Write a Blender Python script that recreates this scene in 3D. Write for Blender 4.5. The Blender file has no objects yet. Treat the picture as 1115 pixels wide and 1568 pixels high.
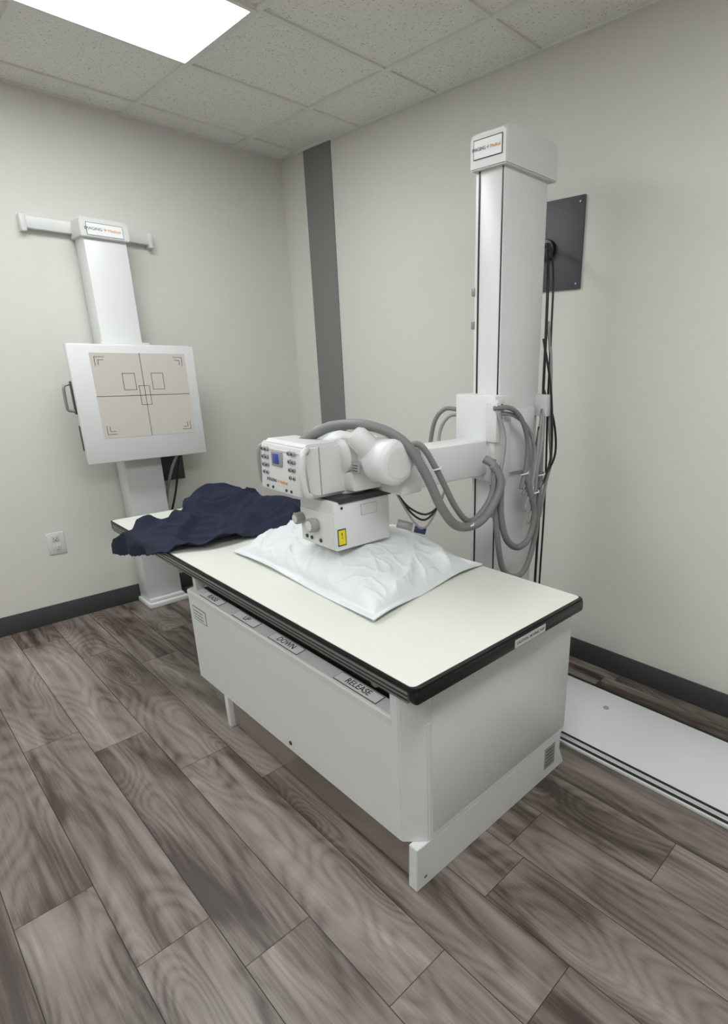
import bpy, bmesh, math, random
from mathutils import Vector, Matrix, noise
random.seed(4)
sc=bpy.context.scene
sc.view_settings.view_transform='Standard'
COL=bpy.context.collection
H=2.683; RX=5.2; RY=-4.4
# ------------------------------------------------------------ materials
def srgb(c):
    return tuple(((v/255)/12.92 if v/255<=.04045 else ((v/255+.055)/1.055)**2.4) for v in c)+(1,)
def mat(name,col,rough=.5,metal=0,noise_amt=.0,nscale=8,bump=0,bscale=200,coat=0,emit=None):
    m=bpy.data.materials.new(name); m.use_nodes=True; nt=m.node_tree; N=nt.nodes; L=nt.links
    b=N["Principled BSDF"]; b.inputs["Roughness"].default_value=rough; b.inputs["Metallic"].default_value=metal
    c=srgb(col)
    tc=N.new("ShaderNodeTexCoord")
    nz=N.new("ShaderNodeTexNoise"); nz.inputs["Scale"].default_value=nscale; nz.inputs["Detail"].default_value=4
    L.new(tc.outputs["Object"],nz.inputs["Vector"])
    mx=N.new("ShaderNodeMixRGB"); L.new(nz.outputs["Fac"],mx.inputs["Fac"])
    a=max(noise_amt,.01)
    mx.inputs["Color1"].default_value=tuple(v*(1-a) for v in c[:3])+(1,)
    mx.inputs["Color2"].default_value=tuple(min(1,v*(1+a)) for v in c[:3])+(1,)
    L.new(mx.outputs[0],b.inputs["Base Color"])
    if bump:
        n2=N.new("ShaderNodeTexNoise"); n2.inputs["Scale"].default_value=bscale; n2.inputs["Detail"].default_value=3
        L.new(tc.outputs["Object"],n2.inputs["Vector"])
        bp=N.new("ShaderNodeBump"); bp.inputs["Strength"].default_value=bump; bp.inputs["Distance"].default_value=.002
        L.new(n2.outputs["Fac"],bp.inputs["Height"]); L.new(bp.outputs[0],b.inputs["Normal"])
    if coat: b.inputs["Coat Weight"].default_value=coat
    if emit:
        b.inputs["Emission Color"].default_value=(.95,.985,1,1); b.inputs["Emission Strength"].default_value=emit
    return m
M_wall=mat("wall_paint",(215,213,206),.85,bump=.2,bscale=260)
M_strip=mat("grey_paint",(126,126,124),.7)
M_base=mat("baseboard_vinyl",(64,65,66),.5)
M_white=mat("white_enamel",(217,218,218),.32,bump=.08,bscale=500)
M_white2=mat("white_plastic",(211,212,210),.4)
M_cream=mat("cream_laminate",(217,217,208),.4)
M_black=mat("black_rubber",(20,20,21),.35)
M_dark=mat("dark_metal",(50,51,52),.45)
M_alu=mat("aluminium",(150,151,150),.35,.7)
M_hose=mat("grey_hose",(124,125,125),.55)
M_cableg=mat("grey_cable",(146,146,146),.5)
M_cableb=mat("black_cable",(25,25,26),.45)
M_plate=mat("dark_grey_plate",(72,74,78),.5)
M_beige=mat("beige_receptor",(203,197,188),.5)
M_line=mat("marking_ink",(46,46,48),.6)
M_label=mat("label_paper",(200,201,199),.5)
M_labelw=mat("white_label",(232,233,233),.5)
M_yellow=mat("yellow_label",(226,208,30),.5)
M_orange=mat("orange_ink",(224,140,30),.5)
M_navyink=mat("navy_ink",(40,50,90),.5)
M_blue=mat("blue_display",(50,70,160),.25)
M_navy=mat("navy_fabric",(17,24,48),.9,noise_amt=.2,nscale=20,bump=.6,bscale=900)
M_pillow=mat("white_paper_cover",(220,223,224),.5,bump=.3,bscale=60)
M_knob=mat("grey_knob",(150,150,148),.4)
M_mirror=mat("brushed_steel",(176,168,158),.22,.85)
M_tbar=mat("ceiling_grid_metal",(222,222,218),.5)
M_light=mat("light_diffuser",(255,255,255),.6,emit=12.3)
M_light2=mat("light_diffuser_b",(255,255,255),.6,emit=12.8)

def ceil_mat():
    m=bpy.data.materials.new("acoustic_tile"); m.use_nodes=True; N=m.node_tree.nodes; L=m.node_tree.links
    b=N["Principled BSDF"]; b.inputs["Roughness"].default_value=.95
    tc=N.new("ShaderNodeTexCoord")
    v=N.new("ShaderNodeTexNoise"); v.inputs["Scale"].default_value=120; v.inputs["Detail"].default_value=2
    L.new(tc.outputs["Object"],v.inputs["Vector"])
    r=N.new("ShaderNodeValToRGB"); r.color_ramp.elements[0].position=.30; r.color_ramp.elements[0].color=srgb((180,179,174))
    r.color_ramp.elements[1].position=.40; r.color_ramp.elements[1].color=srgb((232,231,227))
    L.new(v.outputs["Fac"],r.inputs["Fac"]); L.new(r.outputs[0],b.inputs["Base Color"])
    bp=N.new("ShaderNodeBump"); bp.inputs["Strength"].default_value=.3; bp.inputs["Distance"].default_value=.003
    L.new(v.outputs["Fac"],bp.inputs["Height"]); L.new(bp.outputs[0],b.inputs["Normal"])
    return m
M_ceil=ceil_mat()

def wood_mat():
    m=bpy.data.materials.new("wood_plank"); m.use_nodes=True; N=m.node_tree.nodes; L=m.node_tree.links
    b=N["Principled BSDF"]; b.inputs["Roughness"].default_value=.43
    def math_(op,a,b_=None,c=None,clamp=False):
        n=N.new("ShaderNodeMath"); n.operation=op; n.use_clamp=clamp
        for i,v in enumerate((a,b_,c)):
            if v is None: continue
            if isinstance(v,(int,float)): n.inputs[i].default_value=v
            else: L.new(v,n.inputs[i])
        return n.outputs[0]
    def mapped(vec,sc_,loc=(0,0,0)):
        mp=N.new("ShaderNodeMapping"); mp.inputs["Scale"].default_value=sc_; mp.inputs["Location"].default_value=loc; L.new(vec,mp.inputs[0]); return mp.outputs[0]
    def tex(vec,sc_,loc=(0,0,0),scale=1,detail=3,dist=0,rough=.5):
        t=N.new("ShaderNodeTexNoise"); t.inputs["Scale"].default_value=scale; t.inputs["Detail"].default_value=detail; t.inputs["Distortion"].default_value=dist; t.inputs["Roughness"].default_value=rough
        L.new(mapped(vec,sc_,loc),t.inputs["Vector"]); return t.outputs["Fac"]
    tc=N.new("ShaderNodeTexCoord"); at=N.new("ShaderNodeAttribute"); at.attribute_name="rnd"
    sep=N.new("ShaderNodeSeparateColor"); L.new(at.outputs["Color"],sep.inputs[0])
    off=N.new("ShaderNodeVectorMath"); off.operation='SCALE'; off.inputs["Scale"].default_value=41; L.new(at.outputs["Color"],off.inputs[0])
    add=N.new("ShaderNodeVectorMath"); add.operation='ADD'; L.new(tc.outputs["Object"],add.inputs[0]); L.new(off.outputs[0],add.inputs[1])
    V=add.outputs[0]
    # knots
    vo=N.new("ShaderNodeTexVoronoi"); vo.inputs["Scale"].default_value=1; L.new(mapped(V,(1.5,4.2,.01)),vo.inputs["Vector"])
    kn=math_('SUBTRACT',1,math_('MULTIPLY',vo.outputs["Distance"],2.6),clamp=True)
    kn2=math_('POWER',kn,2.0)
    field=tex(V,(1.3,6.0,1),scale=.8,detail=1.0,dist=.3)
    field=math_('MULTIPLY_ADD',kn2,.42,field)
    rings=math_('PINGPONG',math_('MULTIPLY',field,19),.5)
    thin=math_('SUBTRACT',1,math_('MULTIPLY',rings,3.2),clamp=True)
    fibre=tex(V,(6,170,1),scale=1.2,detail=5,rough=.7)
    patch=tex(V,(1.3,6.5,1),(5,3,0),scale=.95,detail=4,dist=1.1,rough=.5)
    streak=tex(V,(.6,30,1),(9,1,0),scale=1.0,detail=4,dist=.3,rough=.6)
    s=math_('MULTIPLY_ADD',streak,.42,math_('MULTIPLY',patch,.95))
    s=math_('MULTIPLY_ADD',fibre,.22,s)
    s=math_('MULTIPLY_ADD',sep.outputs[0],.12,s)
    s=math_('MULTIPLY_ADD',rings,.12,s)
    s=math_('MULTIPLY_ADD',math_('POWER',kn,7.0),-.30,s)
    s=math_('SUBTRACT',s,.465)
    r=N.new("ShaderNodeValToRGB"); e=r.color_ramp.elements
    e[0].position=.24; e[0].color=srgb((64,54,49)); e[1].position=.80; e[1].color=srgb((172,164,155))
    for p,c in ((.33,(92,82,76)),(.43,(117,108,101)),(.58,(137,129,121))):
        k=e.new(p); k.color=srgb(c)
    L.new(s,r.inputs["Fac"])
    mul=N.new("ShaderNodeMixRGB"); mul.blend_type='MULTIPLY'; mul.inputs["Color2"].default_value=(.66,.62,.60,1)
    L.new(math_('MULTIPLY',thin,math_('MULTIPLY_ADD',streak,-1.6,1.2),clamp=True),mul.inputs["Fac"]); L.new(r.outputs[0],mul.inputs["Color1"])
    L.new(mul.outputs[0],b.inputs["Base Color"])
    bp=N.new("ShaderNodeBump"); bp.inputs["Strength"].default_value=.12; bp.inputs["Distance"].default_value=.002
    L.new(fibre,bp.inputs["Height"]); L.new(bp.outputs[0],b.inputs["Normal"])
    return m
M_wood=wood_mat()
M_seam=mat("plank_seam",(46,41,39),.8)

# ------------------------------------------------------------ helpers
def link(o,parent=None):
    COL.objects.link(o)
    if parent:
        o.parent=parent; o.matrix_parent_inverse=Matrix.Translation(-Vector(parent.location))
    return o
def empty(name,loc):
    e=bpy.data.objects.new(name,None); e.location=loc; e.empty_display_size=.1; COL.objects.link(e); return e
def meshobj(name,bm,m,parent=None,smooth=False):
    me=bpy.data.meshes.new(name); bm.to_mesh(me); bm.free()
    if smooth:
        for p in me.polygons: p.use_smooth=True
    o=bpy.data.objects.new(name,me); me.materials.append(m); return link(o,parent)
def box(name,mn,mx,m,parent=None,bevel=0,seg=2,rot=None):
    c=[(a+b)/2 for a,b in zip(mn,mx)]; s=[abs(b-a) for a,b in zip(mn,mx)]
    bm=bmesh.new(); bmesh.ops.create_cube(bm,size=1)
    for v in bm.verts: v.co=Vector((v.co.x*s[0],v.co.y*s[1],v.co.z*s[2]))
    if bevel: bmesh.ops.bevel(bm,geom=bm.edges[:],offset=min(bevel,min(s)*.49),segments=seg,affect='EDGES',profile=.5)
    o=meshobj(name,bm,m,None,bevel>0 and seg>1); 
    o.location=c
    if rot: o.rotation_euler=rot
    if parent: o.parent=parent; o.matrix_parent_inverse=Matrix.Translation(-Vector(parent.location))
    if bevel>0 and seg>1: shade(o)
    return o
def shade(o,ang=35):
    bm=bmesh.new(); bm.from_mesh(o.data)
    for e in bm.edges:
        if len(e.link_faces)==2: e.smooth = e.calc_face_angle(0)<math.radians(ang)
    bm.to_mesh(o.data); bm.free()
def prism(name,poly,z0,z1,m,parent=None,bevel=0,axis='z'):
    bm=bmesh.new()
    def P(a,b,c):
        return {'z':(a,b,c),'x':(c,a,b),'y':(a,c,b)}[axis]
    A=[bm.verts.new(P(a,b,z0)) for a,b in poly]; B=[bm.verts.new(P(a,b,z1)) for a,b in poly]
    n=len(poly); bm.faces.new(A[::-1]); bm.faces.new(B)
    for i in range(n): bm.faces.new((A[i],A[(i+1)%n],B[(i+1)%n],B[i]))
    bmesh.ops.recalc_face_normals(bm,faces=bm.faces[:])
    if bevel: bmesh.ops.bevel(bm,geom=bm.edges[:],offset=bevel,segments=2,affect='EDGES')
    o=meshobj(name,bm,m,parent,bevel>0)
    if bevel: shade(o)
    return o
def lathe(name,a,b,prof,m,parent=None,n=32):
    a=Vector(a);b=Vector(b);d=(b-a).normalized(); L=(b-a).length
    u=d.orthogonal().normalized(); w=d.cross(u)
    bm=bmesh.new(); rings=[]
    for t,r in prof:
        rings.append([bm.verts.new(a+d*(t*L)+(u*math.cos(2*math.pi*i/n)+w*math.sin(2*math.pi*i/n))*max(r,1e-4)) for i in range(n)])
    for r0,r1 in zip(rings,rings[1:]):
        for i in range(n): bm.faces.new((r0[i],r0[(i+1)%n],r1[(i+1)%n],r1[i]))
    bm.faces.new(rings[0][::-1]); bm.faces.new(rings[-1])
    bmesh.ops.recalc_face_normals(bm,faces=bm.faces[:])
    o=meshobj(name,bm,m,parent,True); shade(o,40); return o
def cyl(name,a,b,r,m,parent=None,bev=.1,n=32):
    L=(Vector(b)-Vector(a)).length; k=min(r*bev,L*.3)/L
    return lathe(name,a,b,[(0,r*(1-bev)),(k*.3,r*(1-bev*.3)),(k,r),(1-k,r),(1-k*.3,r*(1-bev*.3)),(1,r*(1-bev))],m,parent,n)
def catmull(P,step=.01):
    P=[Vector(p) for p in P]; P=[P[0]*2-P[1]]+P+[P[-1]*2-P[-2]]; out=[]
    for i in range(1,len(P)-2):
        p0,p1,p2,p3=P[i-1:i+3]; n=max(2,int((p2-p1).length/step))
        for k in range(n):
            t=k/n; out.append(.5*((2*p1)+(-p0+p2)*t+(2*p0-5*p1+4*p2-p3)*t*t+(-p0+3*p1-3*p2+p3)*t**3))
    out.append(P[-2]); return out
def hose(name,P,r,m,parent=None,corr=0,n=12):
    step=.0042 if corr else .015
    pts=catmull(P,step); bm=bmesh.new(); rings=[]; u=None
    for i,p in enumerate(pts):
        d=(pts[min(i+1,len(pts)-1)]-pts[max(i-1,0)]).normalized()
        if u is None: u=d.orthogonal().normalized()
        u=(u-d*u.dot(d)).normalized(); w=d.cross(u)
        rr=r*(1+(corr*(1 if i%2 else -1)))
        rings.append([bm.verts.new(p+(u*math.cos(2*math.pi*k/n)+w*math.sin(2*math.pi*k/n))*rr) for k in range(n)])
    for r0,r1 in zip(rings,rings[1:]):
        for i in range(n): bm.faces.new((r0[i],r0[(i+1)%n],r1[(i+1)%n],r1[i]))
    bm.faces.new(rings[0][::-1]); bm.faces.new(rings[-1])
    bmesh.ops.recalc_face_normals(bm,faces=bm.faces[:])
    return meshobj(name,bm,m,parent,True)
def text(name,s,loc,size,xdir,ydir,m,parent,extr=.0003,ax='CENTER'):
    c=bpy.data.curves.new(name,"FONT"); c.body=s; c.size=size; c.extrude=extr; c.align_x=ax; c.align_y='CENTER'; c.materials.append(m)
    o=bpy.data.objects.new(name,c); X=Vector(xdir).normalized(); Y=Vector(ydir).normalized(); Z=X.cross(Y)
    R=Matrix((X,Y,Z)).transposed(); o.rotation_euler=R.to_euler(); o.location=loc
    COL.objects.link(o); o.parent=parent; o.matrix_parent_inverse=Matrix.Translation(-Vector(parent.location)); return o
def logo(loc,size,xd,yd,parent):
    X=Vector(xd).normalized(); l=Vector(loc)
    text("logo_word","IMAGING",l-X*size*.55,size*.8,xd,yd,M_navyink,parent,ax='RIGHT')
    text("logo_mark","+",l,size*1.3,xd,yd,M_orange,parent)
    text("logo_word_b","Medical",l+X*size*.55,size*.8,xd,yd,M_orange,parent,ax='LEFT')

# ------------------------------------------------------------ room
box("wall_back",(0,0,0),(RX,.1,H),M_wall)
box("wall_left",(-.1,RY,0),(0,.1,H),M_wall)
box("wall_right",(RX,RY,0),(RX+.1,.1,H),M_wall)
box("wall_front",(-.1,RY-.1,0),(RX+.1,RY,H),M_wall)
box("ceiling",(-.1,RY-.1,H+.005),(RX+.1,.1,H+.06),M_ceil)
PW=.187; PL=1.2
JO={5:3.3,6:2.91,8:3.257,9:2.994,10:2.655,11:2.456,12:2.11}
bm=bmesh.new(); cl=bm.loops.layers.float_color.new("rnd")
y=.0; row=0
while y>RY:
    wd=.068 if row==0 else PW
    x=(JO[row] if row in JO else random.random()*PL)
    while x>0: x-=PL
    while x<RX:
        a=max(x,0)+.0011; b=min(x+PL,RX)-.0011; c=max(y-wd,RY)+.0011; d=y-.0011
        if b>a:
            f=bm.faces.new([bm.verts.new(v) for v in ((a,c,0),(b,c,0),(b,d,0),(a,d,0))])
            rc=(random.random(),random.random(),random.random(),1)
            for l in f.loops: l[cl]=rc
        x+=PL
    y-=wd; row+=1
r=bmesh.ops.create_cube(bm,size=1)
for v in r['verts']: v.co=Vector((RX/2+v.co.x*(RX+.2), (RY)/2+v.co.y*(-RY+.2), -.0312+v.co.z*.06))
fl=meshobj("floor",bm,M_wood); fl.data.materials.append(M_seam)
for p in fl.data.polygons:
    if min(fl.data.vertices[i].co.z for i in p.vertices)<-.0005: p.material_index=1
box("trim_1",(.262,-.006,0.0),(.542,0,H),M_strip)
box("baseboard_back",(0,-.009,0),(RX,0,.108),M_base,bevel=.003)
box("baseboard_left",(0,RY,0),(.009,-.009,.108),M_base,bevel=.003)
box("baseboard_right",(RX-.009,RY,0),(RX,-.009,.108),M_base)
box("baseboard_front",(0,RY,0),(RX,RY+.009,.108),M_base)
g=empty("ceiling_grid",(2.5,-2,H))
X0=.818; Y0=-.325; T=.61
k=-1; i=0
while X0+k*T<RX:
    i+=1; box("bar_x_%d"%i,(X0+k*T-.012,RY,H-.003),(X0+k*T+.012,0,H+.006),M_tbar,g); k+=1
k=0
while Y0-k*T>RY:
    i+=1; box("bar_y_%d"%i,(0,Y0-k*T-.012,H-.0045),(RX,Y0-k*T+.012,H+.0055),M_tbar,g); k+=1
box("edge_back",(0,-.02,H-.0035),(RX,0,H+.006),M_tbar,g); box("edge_left",(0,RY,H-.004),(.02,0,H+.006),M_tbar,g)
for nm,(lx,ly) in {"a":(X0,Y0-T),"b":(X0+4*T,Y0-T),"c":(X0+4*T,Y0-4*T),"d":(X0,Y0-4*T)}.items():  # panels c and d are added out of view to light the walls evenly
    e=empty("ceiling_light_panel",(lx+.3,ly-.6,H))
    box("diffuser",(lx+.018,ly-2*T+.018,H-.006),(lx+T-.018,ly-.018,H+.003),M_light if nm=="a" else M_light2,e)
    for q,(u0,v0,u1,v1) in enumerate([(lx-.002,ly-2*T,lx+.02,ly),(lx+T-.02,ly-2*T,lx+T+.002,ly),(lx+.02,ly-.02,lx+T-.02,ly+.002),(lx+.02,ly-2*T-.002,lx+T-.02,ly-2*T+.02)]):
        box("frame_%d"%q,(u0,v0,H-.009),(u1,v1,H+.004),M_tbar,e)

# ------------------------------------------------------------ outlet
o=empty("electrical_outlet",(0,-1.64,.46))
box("cover_plate",(0,-1.682,.40),(.006,-1.598,.525),M_white2,o,.003)
for zz in (.435,.49):
    box("receptacle",(.005,-1.657,zz-.017),(.0085,-1.623,zz+.017),M_label,o,.004)
    box("slot",(.0085,-1.650,zz-.002),(.009,-1.648,zz+.009),M_dark,o); box("slot",(.0085,-1.634,zz-.002),(.009,-1.632,zz+.009),M_dark,o)
    box("slot",(.0085,-1.643,zz-.011),(.009,-1.638,zz-.006),M_dark,o)
# ------------------------------------------------------------ wall plate
o=empty("cable_wall_panel",(2.12,-.01,1.94))
box("plate",(1.93,-.012,1.765),(2.305,0,2.125),M_plate,o,.003)
for a,b in ((2.285,1.785),(2.285,2.10)): cyl("screw",(a,-.012,b),(a,-.015,b),.005,M_alu,o,n=12)
cyl("grommet",(2.13,-.012,1.93),(2.13,-.035,1.93),.045,M_black,o)

# ------------------------------------------------------------ chest stand
o=empty("chest_xray_stand",(.1,-1.17,0))
ya,yb=-1.272,-1.072
box("base",(0.012,-1.285,0),(.215,-1.055,.03),M_white,o,.006)
box("base_collar",(0.02,-1.272,.03),(.19,-1.07,.05),M_white,o,.005)
box("column",(.02,ya,.05),(.165,yb,2.06),M_white,o,.006)
box("column_slot",(.03,yb,.3),(.06,yb+.002,2.05),M_alu,o)
prism("top_cap",[(ya-.012,2.04),(ya-.012,2.115),(ya-.002,2.13),(yb+.002,2.13),(yb+.012,2.115),(yb+.012,2.04)],.01,.185,M_white2,o,.004,axis='x')
box("cap_label_frame",(.1845,-1.257,2.05),(.1860,-1.088,2.108),M_line,o)
box("cap_label",(.185,-1.255,2.052),(.1868,-1.09,2.106),M_labelw,o)
logo((.1872,-1.172,2.08),.024,(0,1,0),(0,0,1),o)
box("wall_bracket",(0.0,-1.49,2.065),(.045,-.90,2.122),M_white2,o,.006)
box("bracket_end",(0.0,-1.50,2.05),(.05,-1.475,2.125),M_white2,o,.004)
box("bracket_end",(0.0,-.915,2.05),(.05,-.89,2.125),M_white2,o,.004)
rx=.29; y0,y1,z0,z1=-1.475,-.85,.92,1.525
box("carriage",(.165,-1.29,1.0),(.21,-1.05,1.54),M_white2,o,.005)
box("receptor_back",(.205,y0+.012,z0+.015),(rx-.02,y1-.012,z1+.004),M_white2,o,.006)
box("receptor_front",(rx-.03,y0,z0),(rx,y1,z1),M_white,o,.008)
a0,a1,b0,b1=y0+.095,y1-.055,z0+.13,z1-.04
box("receptor_window",(rx-.001,a0,b0),(rx+.0012,a1,b1),M_beige,o)
def ln(ya_,za_,yb_,zb_,w=.0024):
    box("marking",(rx+.0012,min(ya_,yb_)-w/2,min(za_,zb_)-w/2),(rx+.0018,max(ya_,yb_)+w/2,max(za_,zb_)+w/2),M_line,o)
cy,cz=(a0+a1)/2,(b0+b1)/2
ln(cy,b0,cy,b1); ln(a0,cz,a1,cz)
def rect(y_,z_,w_,h_):
    ln(y_,z_,y_+w_,z_);ln(y_,z_+h_,y_+w_,z_+h_);ln(y_,z_,y_,z_+h_);ln(y_+w_,z_,y_+w_,z_+h_)
rect(cy-.10,cz+.03,.06,.085); rect(cy+.045,cz+.03,.06,.085); rect(cy-.026,cz-.05,.052,.10)
for sy,yy in ((1,a0+.02),(-1,a1-.02)):
    for sz,zz in ((1,b0+.02),(-1,b1-.02)):
        ln(yy,zz,yy+sy*.045,zz); ln(yy,zz,yy,zz+sz*.045); ln(yy+sy*.015,zz+sz*.015,yy+sy*.04,zz+sz*.015); ln(yy+sy*.015,zz+sz*.015,yy+sy*.015,zz+sz*.04)
hose("side_handle",[(.25,y0+.01,1.33),(.25,y0-.03,1.325),(.25,y0-.036,1.27),(.25,y0-.036,1.22),(.25,y0-.03,1.20),(.25,y0+.01,1.195)],.007,M_alu,o)
box("handle_mount",(.235,y0-.004,1.18),(.265,y0+.013,1.345),M_dark,o,.003)
box("side_latch",(.225,y0+.002,.99),(.25,y0+.014,1.12),M_dark,o,.003)
box("junction_box",(.03,-1.06,.75),(.12,-.93,.91),M_dark,o,.005)
hose("cable",[(.24,-1.0,.93),(.2,-1.03,.84),(.12,-1.04,.72),(.1,-1.06,.6)],.008,M_cableg,o)
hose("cable",[(.22,-.98,.93),(.19,-1.0,.8),(.15,-1.02,.66),(.11,-1.06,.5)],.006,M_cableb,o)

# ------------------------------------------------------------ table
t=empty("xray_table",(2.1,-1.13,0))
tx0,tx1,ty0,ty1,tz=.651,2.862,-1.527,-.74,.70
def rrect(x0,x1,y0,y1,r,n=6):
    P=[]
    for cx,cy,a in ((x1-r,y0+r,-90),(x1-r,y1-r,0),(x0+r,y1-r,90),(x0+r,y0+r,180)):
        for i in range(n+1):
            an=math.radians(a+90*i/n); P.append((cx+r*math.cos(an),cy+r*math.sin(an)))
    return P
prism("top_edge",rrect(tx0,tx1,ty0,ty1,.022),tz-.016,tz-.0005,M_black,t,.003)
box("end_bumper",(tx1-.03,ty0+.004,tz-.047),(tx1-.001,ty1-.004,tz-.008),M_black,t,.008)
box("end_bumper_far",(tx0+.001,ty0+.004,tz-.047),(tx0+.03,ty1-.004,tz-.008),M_black,t,.008)
prism("top_surface",rrect(tx0+.012,tx1-.016,ty0+.006,ty1-.006,.016),tz-.004,tz+.0006,M_cream,t)
box("top_core",(tx0+.03,ty0+.01,tz-.03),(tx1-.03,ty1-.01,tz-.014),M_alu,t)
for i,(yy0,yy1) in enumerate(((ty0+.002,ty0+.03),(ty1-.03,ty1-.002))):
    box("side_rail_%d"%i,(tx0+.03,yy0,tz-.050),(tx1-.032,yy1,tz-.018),M_alu,t,.002)
    for q in (.026,.038): box("rail_groove_%d"%i,(tx0+.031,yy0-.0008 if i==0 else yy0,tz-q-.004),(tx1-.033,yy1+(.0008 if i else 0),tz-q),M_black,t)
box("caution_label",(tx1-.0012,-1.13,tz-.04),(tx1+.0006,-.975,tz-.014),M_label,t)
text("caution_text","CAUTION  MOVING TOP",(tx1+.0008,-1.052,tz-.027),.0125,(0,1,0),(0,0,1),M_line,t)
bx0,bx1,by0,by1,bz0,bz1=1.43,2.82,-1.502,-.745,.147,.545
box("float_frame",(1.48,-1.43,.50),(2.76,-.80,.652),M_dark,t)
for xx in (1.50,2.68): box("cross_rail",(xx,-1.50,.625),(xx+.04,-.76,.652),M_alu,t,.003)
box("rail_post",(1.47,-1.485,.53),(1.50,-1.45,.652),M_white2,t,.004)
c=.055
body=[(bx0,by0+c*.3),(bx0+c*.3,by0),(bx1-c,by0),(bx1-.012,by0+c*.75),(bx1,by0+c),(bx1,by1),(bx0,by1)]
prism("base_cover",body,bz0,bz1,M_white,t,.004)
box("end_cover",(bx1-.05,by0+.07,bz0+.02),(bx1+.001,by1,.653),M_white,t,.003)
box("far_end_cover",(bx0,by0+.08,bz0+.3),(bx0+.04,by1,.64),M_white,t,.003)
box("back_cover",(bx0,by1-.02,bz0+.3),(bx1-.02,by1,.63),M_white,t,.003)
prism("corner_cover",[(bx1-c,by0-.001),(bx1-.01,by0+c*.75),(bx1,by0+c+.02),(bx1-.05,by0+.08),(bx1-c-.02,by0+.04),(bx1-c-.035,by0+.0)],bz1-.01,.632,M_white,t,.003)
prism("front_lip",[(by0-.001,bz1-.02),(by0-.001,bz1+.006),(by0+.003,bz1+.010),(by0+.048,bz1+.016),(by0+.05,bz1-.01)],bx0+.015,bx1-c-.03,M_white2,t,.0015,axis='x')
box("control_slot",(bx0+.03,by0+.051,bz1-.004),(bx1-.10,by0+.085,bz1+.003),M_black,t)
def ped(xx,s,w):
    zz=bz1+.0135
    e=box("pedal_frame",(xx-w,by0+.008,zz-.001),(xx+w,by0+.044,zz+.0008),M_line,t,rot=(math.atan(.006/.045),0,0))
    e=box("pedal_label",(xx-w+.002,by0+.010,zz-.001),(xx+w-.002,by0+.042,zz+.0014),M_labelw,t,rot=(math.atan(.006/.045),0,0))
    text("pedal_text",s,(xx,by0+.026,zz+.002),.03,(1,0,0),(0,1,.133),M_line,t)
for xx,s,w in ((bx0+.20,"RAISE",.08),(bx0+.47,"UP",.08),(bx0+.74,"DOWN",.09),(bx0+1.13,"RELEASE",.10)): ped(xx,s,w)
hose("release_knob",[(bx0+1.17,by0+.10,bz1+.045),(bx0+1.19,by0+.04,bz1+.045)],.013,M_knob,t)
hose("release_knob",[(bx0+.69,by0+.10,bz1+.045),(bx0+.71,by0+.05,bz1+.045)],.010,M_black,t)
box("spec_label",(bx0+.05,by0-.0006,bz1-.11),(bx0+.17,by0+.001,bz1-.05),M_line,t)
box("spec_label_face",(bx0+.053,by0-.001,bz1-.107),(bx0+.167,by0-.0004,bz1-.053),M_white2,t)
for q in range(3): box("spec_line",(bx0+.06,by0-.0014,bz1-.07-q*.014),(bx0+.14,by0-.0008,bz1-.067-q*.014),M_line,t)
cyl("keyhole",(2.18,by0-.003,bz0+.035),(2.18,by0+.002,bz0+.035),.008,M_dark,t,n=16)
px0,px1,py0,py1=1.66,2.82,-1.50,-.765
box("plinth_core",(px0+.02,py0+.06,0),(px1-.02,py1,.15),M_dark,t)
prism("plinth_end",[(py0,0),(py0+.005,.15),(py1,.15),(py1,.08),(py1+.035,0)],px1-.035,px1,M_white,t,.002,axis='x')
box("plinth_far_end",(px0,py0,0),(px0+.03,py1,.15),M_white,t,.003)
box("plinth_front",(px0+.03,py0+.02,.010),(px1-.036,py0+.035,.15),M_mirror,t)
box("plinth_back",(px0+.03,py1-.02,0),(px1-.036,py1,.15),M_white,t)
box("rating_plate",(px1-.0005,py1-.10,.04),(px1+.001,py1-.035,.13),M_knob,t)
for i in range(5): box("rating_line",(px1+.001,py1-.092,.053+i*.015),(px1+.0014,py1-.045,.056+i*.015),M_line,t)
cyl("bolt",(px1,py0+.035,.035),(px1+.002,py0+.035,.035),.005,M_alu,t,n=12)

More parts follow.
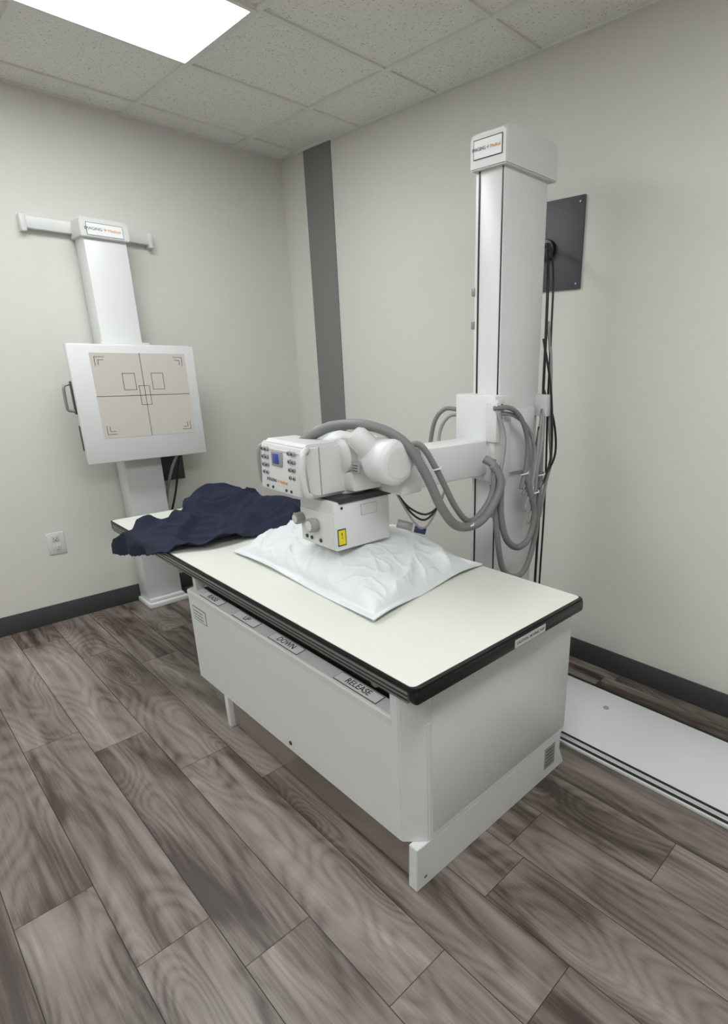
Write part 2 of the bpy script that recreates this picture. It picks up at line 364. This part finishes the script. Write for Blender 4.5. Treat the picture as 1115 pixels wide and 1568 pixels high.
# ------------------------------------------------------------ pillow
def pillow():
    A,B,C,D=[Vector((*p,0)) for p in ((1.575,-1.345),(2.505,-1.365),(2.41,-.750),(1.40,-.85))]
    n=150; bm=bmesh.new(); G2=[]
    for side in (0,1):
        G=[]
        for i in range(n+1):
            R=[]
            for j in range(n+1):
                u=i/n;v=j/n
                p=(A*(1-u)+B*u)*(1-v)+(D*(1-u)+C*u)*v
                a=abs(2*u-1);b=abs(2*v-1)
                s=1-.04*((1-a*a)*(b**6)+(1-b*b)*(a**6)); cc=(A+B+C+D)/4; p=cc+(p-cc)*s
                a2=min(1,a/.93); b2=min(1,b/.90)
                body=((1-a2**3.2)*(1-b2**3.2))
                h=.132*body**.5 if body>0 else 0
                q1=1-abs(noise.noise(Vector((u*4.5+v*2,v*3.2-u*1.5,4))))*3.4
                q2=1-abs(noise.noise(Vector((u*12-v*4,v*8+u*5,9))))*3.4
                ed=max(a2,b2)**2
                cr=(max(0,q1)**2.5)*.020*(.4+.6*ed)+(max(0,q2)**3)*.010*(.3+.7*ed)
                lump=noise.noise(Vector((u*2.3,v*1.8,1)))*.02
                th=math.atan2(v-.5,(u-.5)*1.5)
                rad=math.sin(th*19+noise.noise(Vector((u*3,v*3,2)))*4)*.0055*ed*min(1,h/.03)
                rim=.014*(max(a,b)**10)*(.5+.5*math.sin(u*7+v*9))
                if side==0:
                    k=min(1,h/.06); z=tz+.006+h+(lump+cr-.012)*k+rad+rim+.003*noise.noise(Vector((u*14,v*14,5)))
                else: z=tz+.0015+rim
                z=max(z,tz+.0015 if side else tz+.005)
                # the tube head presses lightly on the middle of the pillow
                dx=max(0,1.97-p.x,p.x-2.21); dy=max(0,-1.29-p.y,p.y+1.02); dd=math.hypot(dx,dy)
                z=min(z,.832+.35*dd)
                R.append(bm.verts.new((p.x,p.y,z)))
            G.append(R)
        for i in range(n):
            for j in range(n):
                q=(G[i][j],G[i+1][j],G[i+1][j+1],G[i][j+1]); bm.faces.new(q if side==0 else q[::-1])
        G2.append(G)
    T_,B_=G2
    def bridge(a,b):
        for i in range(len(a)-1): bm.faces.new((a[i+1],a[i],b[i],b[i+1]))
    bridge([T_[i][0] for i in range(n+1)],[B_[i][0] for i in range(n+1)])
    bridge([T_[n][j] for j in range(n+1)],[B_[n][j] for j in range(n+1)])
    bridge([T_[n-i][n] for i in range(n+1)],[B_[n-i][n] for i in range(n+1)])
    bridge([T_[0][n-j] for j in range(n+1)],[B_[0][n-j] for j in range(n+1)])
    bmesh.ops.recalc_face_normals(bm,faces=bm.faces[:])
    return meshobj("pillow",bm,M_pillow,None,True)
pillow()

# ------------------------------------------------------------ garment
def inside(x,y,P):
    r=False;j=len(P)-1
    for i in range(len(P)):
        if (P[i][1]>y)!=(P[j][1]>y) and x<(P[j][0]-P[i][0])*(y-P[i][1])/(P[j][1]-P[i][1])+P[i][0]: r=not r
        j=i
    return r
def garment():
    poly=[(.97,-1.53),(.90,-1.46),(.95,-1.36),(.86,-1.27),(.76,-1.20),(.70,-1.05),(.72,-.93),(.78,-.90),(.77,-.83),(.86,-.78),(1.02,-.76),(1.14,-.82),(1.28,-.78),(1.42,-.90),(1.47,-1.02),(1.44,-1.22),(1.46,-1.38),(1.40,-1.535),(1.18,-1.60),(1.05,-1.63),(.85,-1.68),(.72,-1.71),(.80,-1.61)]
    bm=bmesh.new(); st=.007; V={}
    nx=int(.90/st); ny=int(1.02/st)
    def vert(i,j):
        if (i,j) in V: return V[(i,j)]
        x=.66+i*st; y=-1.74+j*st
        x+=.012*noise.noise(Vector((x*9,y*9,0))); 
        n1=noise.noise(Vector((x*2.4+y*3.5,y*2.4-x*2.6,3))); n2=noise.noise(Vector((x*6-y*5,y*5+x*3,8)))
        fo=(1-min(1,abs(n1)*4))**1.6*.045+(1-min(1,abs(n2)*3.6))**1.6*.020
        ridge=.045*math.exp(-((y+1.0-.25*(x-1.0))/.12)**2)+.045*math.exp(-((x-.86)/.10)**2-((y+1.0)/.15)**2)+.045*math.exp(-((x-1.25)/.16)**2-((y+.92)/.09)**2)
        h=.006+fo+ridge
        if y>=-1.52:
            k=min(1,(y+1.52)/.06); z=tz+.006+h*(.35+.65*k); yy=y
        else:
            ex=-1.52-y
            if ex<.03*math.pi/2: yy=-1.52-(.03)*math.sin(ex/.03); z=tz+.006+h*.35-.03*(1-math.cos(ex/.03))
            else: yy=-1.55-.012*math.sin(x*26)-.1*(ex-.047)*.3; z=tz+.006+h*.35-.03-(ex-.047)
        V[(i,j)]=bm.verts.new((x,yy,z)); return V[(i,j)]
    for i in range(nx):
        for j in range(ny):
            if inside(.66+(i+.5)*st,-1.74+(j+.5)*st,poly):
                bm.faces.new((vert(i,j),vert(i+1,j),vert(i+1,j+1),vert(i,j+1)))
    bmesh.ops.recalc_face_normals(bm,faces=bm.faces[:])
    for _ in range(3): bmesh.ops.smooth_vert(bm,verts=bm.verts[:],factor=.5,use_axis_x=True,use_axis_y=True,use_axis_z=True)
    o=meshobj("navy_garment",bm,M_navy,None,True)
    s=o.modifiers.new("s","SOLIDIFY"); s.thickness=.004; s.offset=1
    return o
garment()

# ------------------------------------------------------------ floor rail
r=empty("floor_rail",(2.6,-.41,0))
box("rail_plate",(.9,-.615,0),(RX-.1,-.20,.022),M_white,r,.003)
for a,b in ((-.645,-.615),(-.20,-.178)):
    box("rail_edge",(.9,a,0),(RX-.1,b,.012),M_white2,r,.002)
    box("rail_groove",(.9,(a+b)/2-.006,.010),(RX-.1,(a+b)/2+.006,.0145),M_black,r)
box("rail_track",(.9,-.613,.022),(RX-.1,-.603,.0245),M_black,r); box("rail_track",(.9,-.212,.022),(RX-.1,-.204,.0245),M_black,r)
cyl("bolt_cap",(2.78,-.33,.021),(2.78,-.33,.024),.013,M_knob,r,n=20)
# ------------------------------------------------------------ tube stand
s=empty("xray_tube_stand",(2.23,-.41,.025))
cx0,cx1,cy0,cy1=2.16,2.30,-.54,-.275
box("carriage_base",(2.05,-.59,.025),(2.42,-.225,.11),M_white,s,.01)
box("column",(cx0,cy0,.1),(cx1,cy1,2.14),M_white,s,.006)
box("slot",(cx0+.018,cy0-.0015,.15),(cx0+.026,cy0+.003,2.12),M_black,s)
box("slot",(cx1-.012,cy0-.0015,.15),(cx1-.006,cy0+.003,2.12),M_black,s)
prism("top_cap",[(cx0-.012,2.12),(cx0-.012,2.215),(cx0+.0,2.228),(cx1+.004,2.228),(cx1+.016,2.21),(cx1+.016,2.12)],cy0-.015,cy1+.02,M_white2,s,.004,axis='y')
prism("cap_skirt",[(cy0-.02,2.115),(cy0-.02,2.215),(cy0+.015,2.24),(cy1+.01,2.24),(cy1+.03,2.22),(cy1+.03,2.115)],cx0-.01,cx1+.02,M_white2,s,.004,axis='x')
box("cap_label_frame",(2.168,cy0-.0215,2.145),(2.302,cy0-.0195,2.207),M_line,s)
box("cap_label",(2.171,cy0-.0222,2.148),(2.299,cy0-.0205,2.204),M_labelw,s)
logo((2.237,cy0-.023,2.176),.019,(1,0,0),(0,0,1),s)
box("carriage",(2.125,-.605,1.0),(2.335,-.50,1.335),M_white,s,.008)
box("carriage_side",(cx1,-.52,1.02),(cx1+.02,-.32,1.28),M_white,s,.006)
box("cable_bracket",(cx1+.03,-.60,1.235),(cx1+.045,-.56,1.32),M_white2,s,.002); box("cable_bracket",(cx1+.0,-.30,1.24),(cx1+.06,-.262,1.33),M_white2,s,.003)
box("cable_clamp",(2.30,-.615,1.16),(2.35,-.585,1.31),M_white2,s,.003)
for z_ in (1.25,1.30): cyl("bracket_screw",(cx1+.045,-.58,z_),(cx1+.048,-.58,z_),.006,M_dark,s,n=12)
for z_ in (1.58,1.70): box("side_lock",(cx0-.01,cy0-.004,z_),(cx0+.004,cy0+.012,z_+.03),M_alu,s,.002)
box("arm",(2.175,-1.04,1.025),(2.30,-.60,1.165),M_white,s,.012)
box("arm_joint",(2.165,-1.07,1.015),(2.31,-.97,1.175),M_white2,s,.012)
# ------------------------------------------------------------ tube head
h=empty("xray_tube_head",(2.1,-1.15,1.1))
box("collimator",(1.985,-1.27,.835),(2.195,-1.03,1.005),M_white,h,.008)
box("collimator_face",(1.995,-1.276,.842),(2.185,-1.268,.965),M_white2,h,.003)
box("collimator_lid",(1.975,-1.25,1.0),(2.2,-1.02,1.02),M_dark,h,.003)
for xx,zz,rr in ((2.005,.925,.021),(2.09,.915,.025)): 
    cyl("knob",(xx,-1.276,zz),(xx,-1.305,zz),rr,M_knob,h,.15); cyl("knob_cap",(xx,-1.305,zz),(xx,-1.309,zz),rr*.7,M_white2,h,.1)
for xx in (2.03,2.06,2.115): cyl("button",(xx,-1.276,.862),(xx,-1.28,.862),.007,M_dark,h,n=14)
box("window_label",(2.195,-1.262,.853),(2.1962,-1.228,.913),M_black,h); box("laser_label",(2.1962,-1.259,.857),(2.1967,-1.231,.909),M_yellow,h)
text("laser_text","!",(2.1970,-1.245,.889),.03,(0,1,0),(0,0,1),M_line,h)
box("side_panel_line",(2.195,-1.16,.945),(2.1957,-1.09,.985),M_knob,h); box("side_panel",(2.1957,-1.1585,.9465),(2.1963,-1.0915,.9835),M_white2,h)
cyl("collimator_screw",(2.195,-1.24,.985),(2.197,-1.24,.985),.005,M_dark,h,n=12)
cyl("swivel",(2.09,-1.14,1.0),(2.09,-1.14,1.06),.075,M_white2,h)
prism("control_housing",[(-1.335,1.02),(-1.35,1.185),(-1.33,1.20),(-1.20,1.20),(-1.16,1.18),(-1.13,1.02)],1.885,2.15,M_white2,h,.012,axis='x')
box("housing_seam",(2.1495,-1.285,1.03),(2.1508,-1.281,1.19),M_knob,h)
box("control_panel",(1.893,-1.353,1.03),(2.142,-1.338,1.19),M_white,h,.008,rot=(math.radians(-5),0,0))
box("display_bezel",(1.973,-1.3585,1.118),(2.037,-1.350,1.170),M_knob,h,.006)
box("display",(1.985,-1.3605,1.126),(2.026,-1.352,1.162),M_blue,h,.004)
for xx in (1.918,1.94,2.085,2.108):
    for zz in (1.17,1.143,1.116,1.09):
        cyl("button",(xx,-1.348,zz),(xx,-1.3585,zz),.0075,M_knob,h,n=14); cyl("button_cap",(xx,-1.3585,zz),(xx,-1.3595,zz),.004,M_line,h,n=12)
logo((2.01,-1.3585,1.068),.019,(1,0,0),(0,.087,1),h)
for xx in (1.94,1.975,2.06,2.09): cyl("button_low",(xx,-1.350,1.044),(xx,-1.362,1.044),.005,M_dark,h,n=12)
hose("handle_near",[(2.15,-1.325,1.185),(2.165,-1.352,1.178),(2.168,-1.36,1.11),(2.165,-1.35,1.045),(2.15,-1.32,1.035)],.010,M_white2,h)
hose("handle_far",[(1.887,-1.335,1.175),(1.884,-1.350,1.17),(1.882,-1.354,1.11),(1.884,-1.350,1.05),(1.887,-1.33,1.04)],.006,M_knob,h)
lathe("tube_housing",(1.93,-1.105,1.14),(2.345,-1.105,1.14),[(0,.045),(.02,.066),(.06,.078),(.25,.078),(.30,.072),(.38,.078),(.58,.078),(.62,.064),(.70,.062),(.73,.071),(.76,.077),(.95,.077),(.98,.071),(1,.060)],M_white,h,48)
cyl("end_cap_rim",(2.345,-1.105,1.14),(2.347,-1.105,1.14),.052,M_white2,h)
lathe("tube_port_cover",(2.14,-1.20,1.15),(2.14,-1.03,1.15),[(0,.040),(.06,.058),(.9,.06),(1,.045)],M_white2,h)
box("tube_bracket",(2.05,-1.19,1.03),(2.2,-1.03,1.10),M_white2,h,.012)
lathe("cable_socket",(2.25,-1.13,1.16),(2.215,-1.19,1.235),[(0,.042),(.5,.042),(.85,.038),(1,.026)],M_white2,h)
lathe("cable_socket_far",(1.98,-1.11,1.15),(1.95,-1.13,1.235),[(0,.055),(.7,.055),(.93,.045),(1,.035)],M_white2,h)
box("tube_label",(2.20,-1.190,1.10),(2.232,-1.183,1.135),M_knob,h)
for q in range(3): box("tube_label_line",(2.204,-1.1905,1.107+q*.009),(2.228,-1.1898,1.110+q*.009),M_line,h)

# ------------------------------------------------------------ hoses
hp=[(1.98,-1.24,1.185),(2.03,-1.22,1.215),(2.12,-1.19,1.25),(2.24,-1.14,1.255),(2.33,-1.08,1.21),(2.38,-1.03,1.11),(2.40,-.97,.98),(2.40,-.90,.90),(2.40,-.82,.875),(2.40,-.74,.89),(2.40,-.67,.95),(2.40,-.64,1.02),(2.37,-.65,1.08),(2.335,-.66,1.10)]
hose("main_hose",hp,.0165,M_hose,s,corr=.075)
hose("hose",[(2.26,-1.02,1.17),(2.32,-.99,1.185),(2.36,-.95,1.10),(2.38,-.87,.95),(2.38,-.79,.885),(2.38,-.70,.93),(2.38,-.66,1.0),(2.36,-.64,1.10)],.011,M_hose,s,corr=.08)
hose("hose",[(2.34,-.62,1.29),(2.37,-.56,1.29),(2.38,-.50,1.25),(2.38,-.45,1.16),(2.38,-.45,1.05),(2.38,-.48,.96)],.0095,M_hose,s,corr=.08)
hose("hose",[(2.34,-.60,1.27),(2.36,-.52,1.26),(2.37,-.43,1.20),(2.37,-.38,1.10),(2.37,-.39,1.0),(2.37,-.45,.93)],.008,M_cableg,s)
hose("hose",[(2.35,-.61,1.28),(2.38,-.60,1.18),(2.39,-.63,1.05),(2.39,-.66,.95),(2.39,-.68,.88)],.008,M_cableg,s)
hose("hose",[(2.37,-.66,1.08),(2.39,-.63,1.02),(2.39,-.62,.88),(2.39,-.58,.77),(2.39,-.50,.715),(2.39,-.42,.74),(2.39,-.39,.84),(2.39,-.43,.95),(2.38,-.46,1.03)],.013,M_hose,s,corr=.08)
hose("hose",[(2.36,-.64,1.0),(2.38,-.64,.86),(2.38,-.59,.65),(2.38,-.50,.58),(2.38,-.42,.60),(2.38,-.36,.74),(2.37,-.33,.95),(2.36,-.32,1.1),(2.34,-.29,1.27)],.012,M_hose,s,corr=.08)
hose("hose",[(2.12,-.58,1.27),(2.06,-.6,1.27),(2.02,-.62,1.22),(2.0,-.63,1.12),(2.02,-.66,1.05)],.009,M_hose,s,corr=.08)
hose("hose",[(2.12,-.58,1.25),(2.08,-.6,1.24),(2.05,-.62,1.18),(2.06,-.64,1.08)],.007,M_cableg,s)
for k,(dx,dy,rr) in enumerate(((0,0,.006),(.012,.02,.0045))):
    hose("black_cable",[(2.13,-.05,1.93),(2.20+dx,-.12,1.93),(2.285+dx,-.225+dy,1.80),(2.31+dx,-.255+dy,1.6),(2.315+dx,-.26+dy,1.3),(2.33+dx,-.27+dy,1.05),(2.34+dx,-.28+dy,.8),(2.33+dx,-.27+dy,.4),(2.33+dx,-.24+dy,.12)],rr,M_cableb,s)
hose("black_cable",[(2.33,-.28,1.35),(2.37,-.25,1.22),(2.38,-.24,1.08),(2.36,-.28,1.0),(2.34,-.33,1.05),(2.35,-.33,1.2)],.005,M_cableb,s)
hose("black_cable",[(2.33,-.30,1.55),(2.36,-.27,1.35),(2.38,-.27,1.10),(2.38,-.31,.98),(2.37,-.36,.90),(2.37,-.38,.75)],.005,M_cableb,s)
hose("grey_cable",[(2.31,-.245,1.62),(2.33,-.235,1.45),(2.35,-.25,1.2),(2.36,-.24,1.05),(2.36,-.27,.95),(2.35,-.29,.8)],.007,M_cableg,s)
hose("grey_cable",[(2.34,-.3,1.25),(2.37,-.36,1.1),(2.38,-.40,.98),(2.38,-.45,.86)],.008,M_cableg,s)
hose("grey_cable",[(2.34,-.29,1.28),(2.37,-.33,1.16),(2.38,-.37,1.02),(2.38,-.38,.9),(2.38,-.42,.80)],.007,M_cableg,s)
for p in ((2.38,-.46,1.02),(2.38,-.34,1.0),(2.385,-.385,.93),(2.40,-.82,.877),(2.36,-.95,1.10)):
    hose("cable_tie",[(p[0],p[1]-.022,p[2]),(p[0]+.018,p[1],p[2]+.006),(p[0],p[1]+.022,p[2]+.01)],.003,M_labelw,s)
for q,(dx,dz) in enumerate(((0,0),(.01,-.03),(-.015,.02))):
    hose("black_cable",[(2.22,-1.02,1.01),(2.26+dx,-.98,.93+dz),(2.28,-.93,.90+dz),(2.3,-.88,.95),(2.3,-.84,1.02)],.004,M_cableb if q!=1 else M_cableg,h)
cyl("connector",(2.20,-1.00,.885),(2.24,-.96,.87),.016,M_knob,h,n=14)
cyl("connector",(2.24,-.95,.86),(2.27,-.92,.85),.013,M_navyink,h,n=14)

# ------------------------------------------------------------ camera
cam=bpy.data.cameras.new("camera"); co=bpy.data.objects.new("camera",cam); COL.objects.link(co)
yaw,pit,rol=[math.radians(v) for v in (132.220,-18.283,.526)]
fw=Vector((math.cos(yaw)*math.cos(pit),math.sin(yaw)*math.cos(pit),math.sin(pit)))
rt=Vector((math.sin(yaw),-math.cos(yaw),0)); up=rt.cross(fw)
r2=rt*math.cos(rol)+up*math.sin(rol); u2=-rt*math.sin(rol)+up*math.cos(rol)
R=Matrix((r2,u2,-fw)).transposed().to_4x4(); co.matrix_world=Matrix.Translation((3.7411,-2.3245,1.4614))@R
cam.sensor_fit='VERTICAL'; cam.sensor_height=36; cam.lens=861.21/1568*36
cam.shift_x=(557.5-711.17)/1568; cam.shift_y=(837.1-784)/1568; cam.clip_start=.02
sc.camera=co
w=bpy.data.worlds.new("world"); sc.world=w; w.use_nodes=True; w.node_tree.nodes["Background"].inputs[0].default_value=(.8,.85,.9,1); w.node_tree.nodes["Background"].inputs[1].default_value=.3
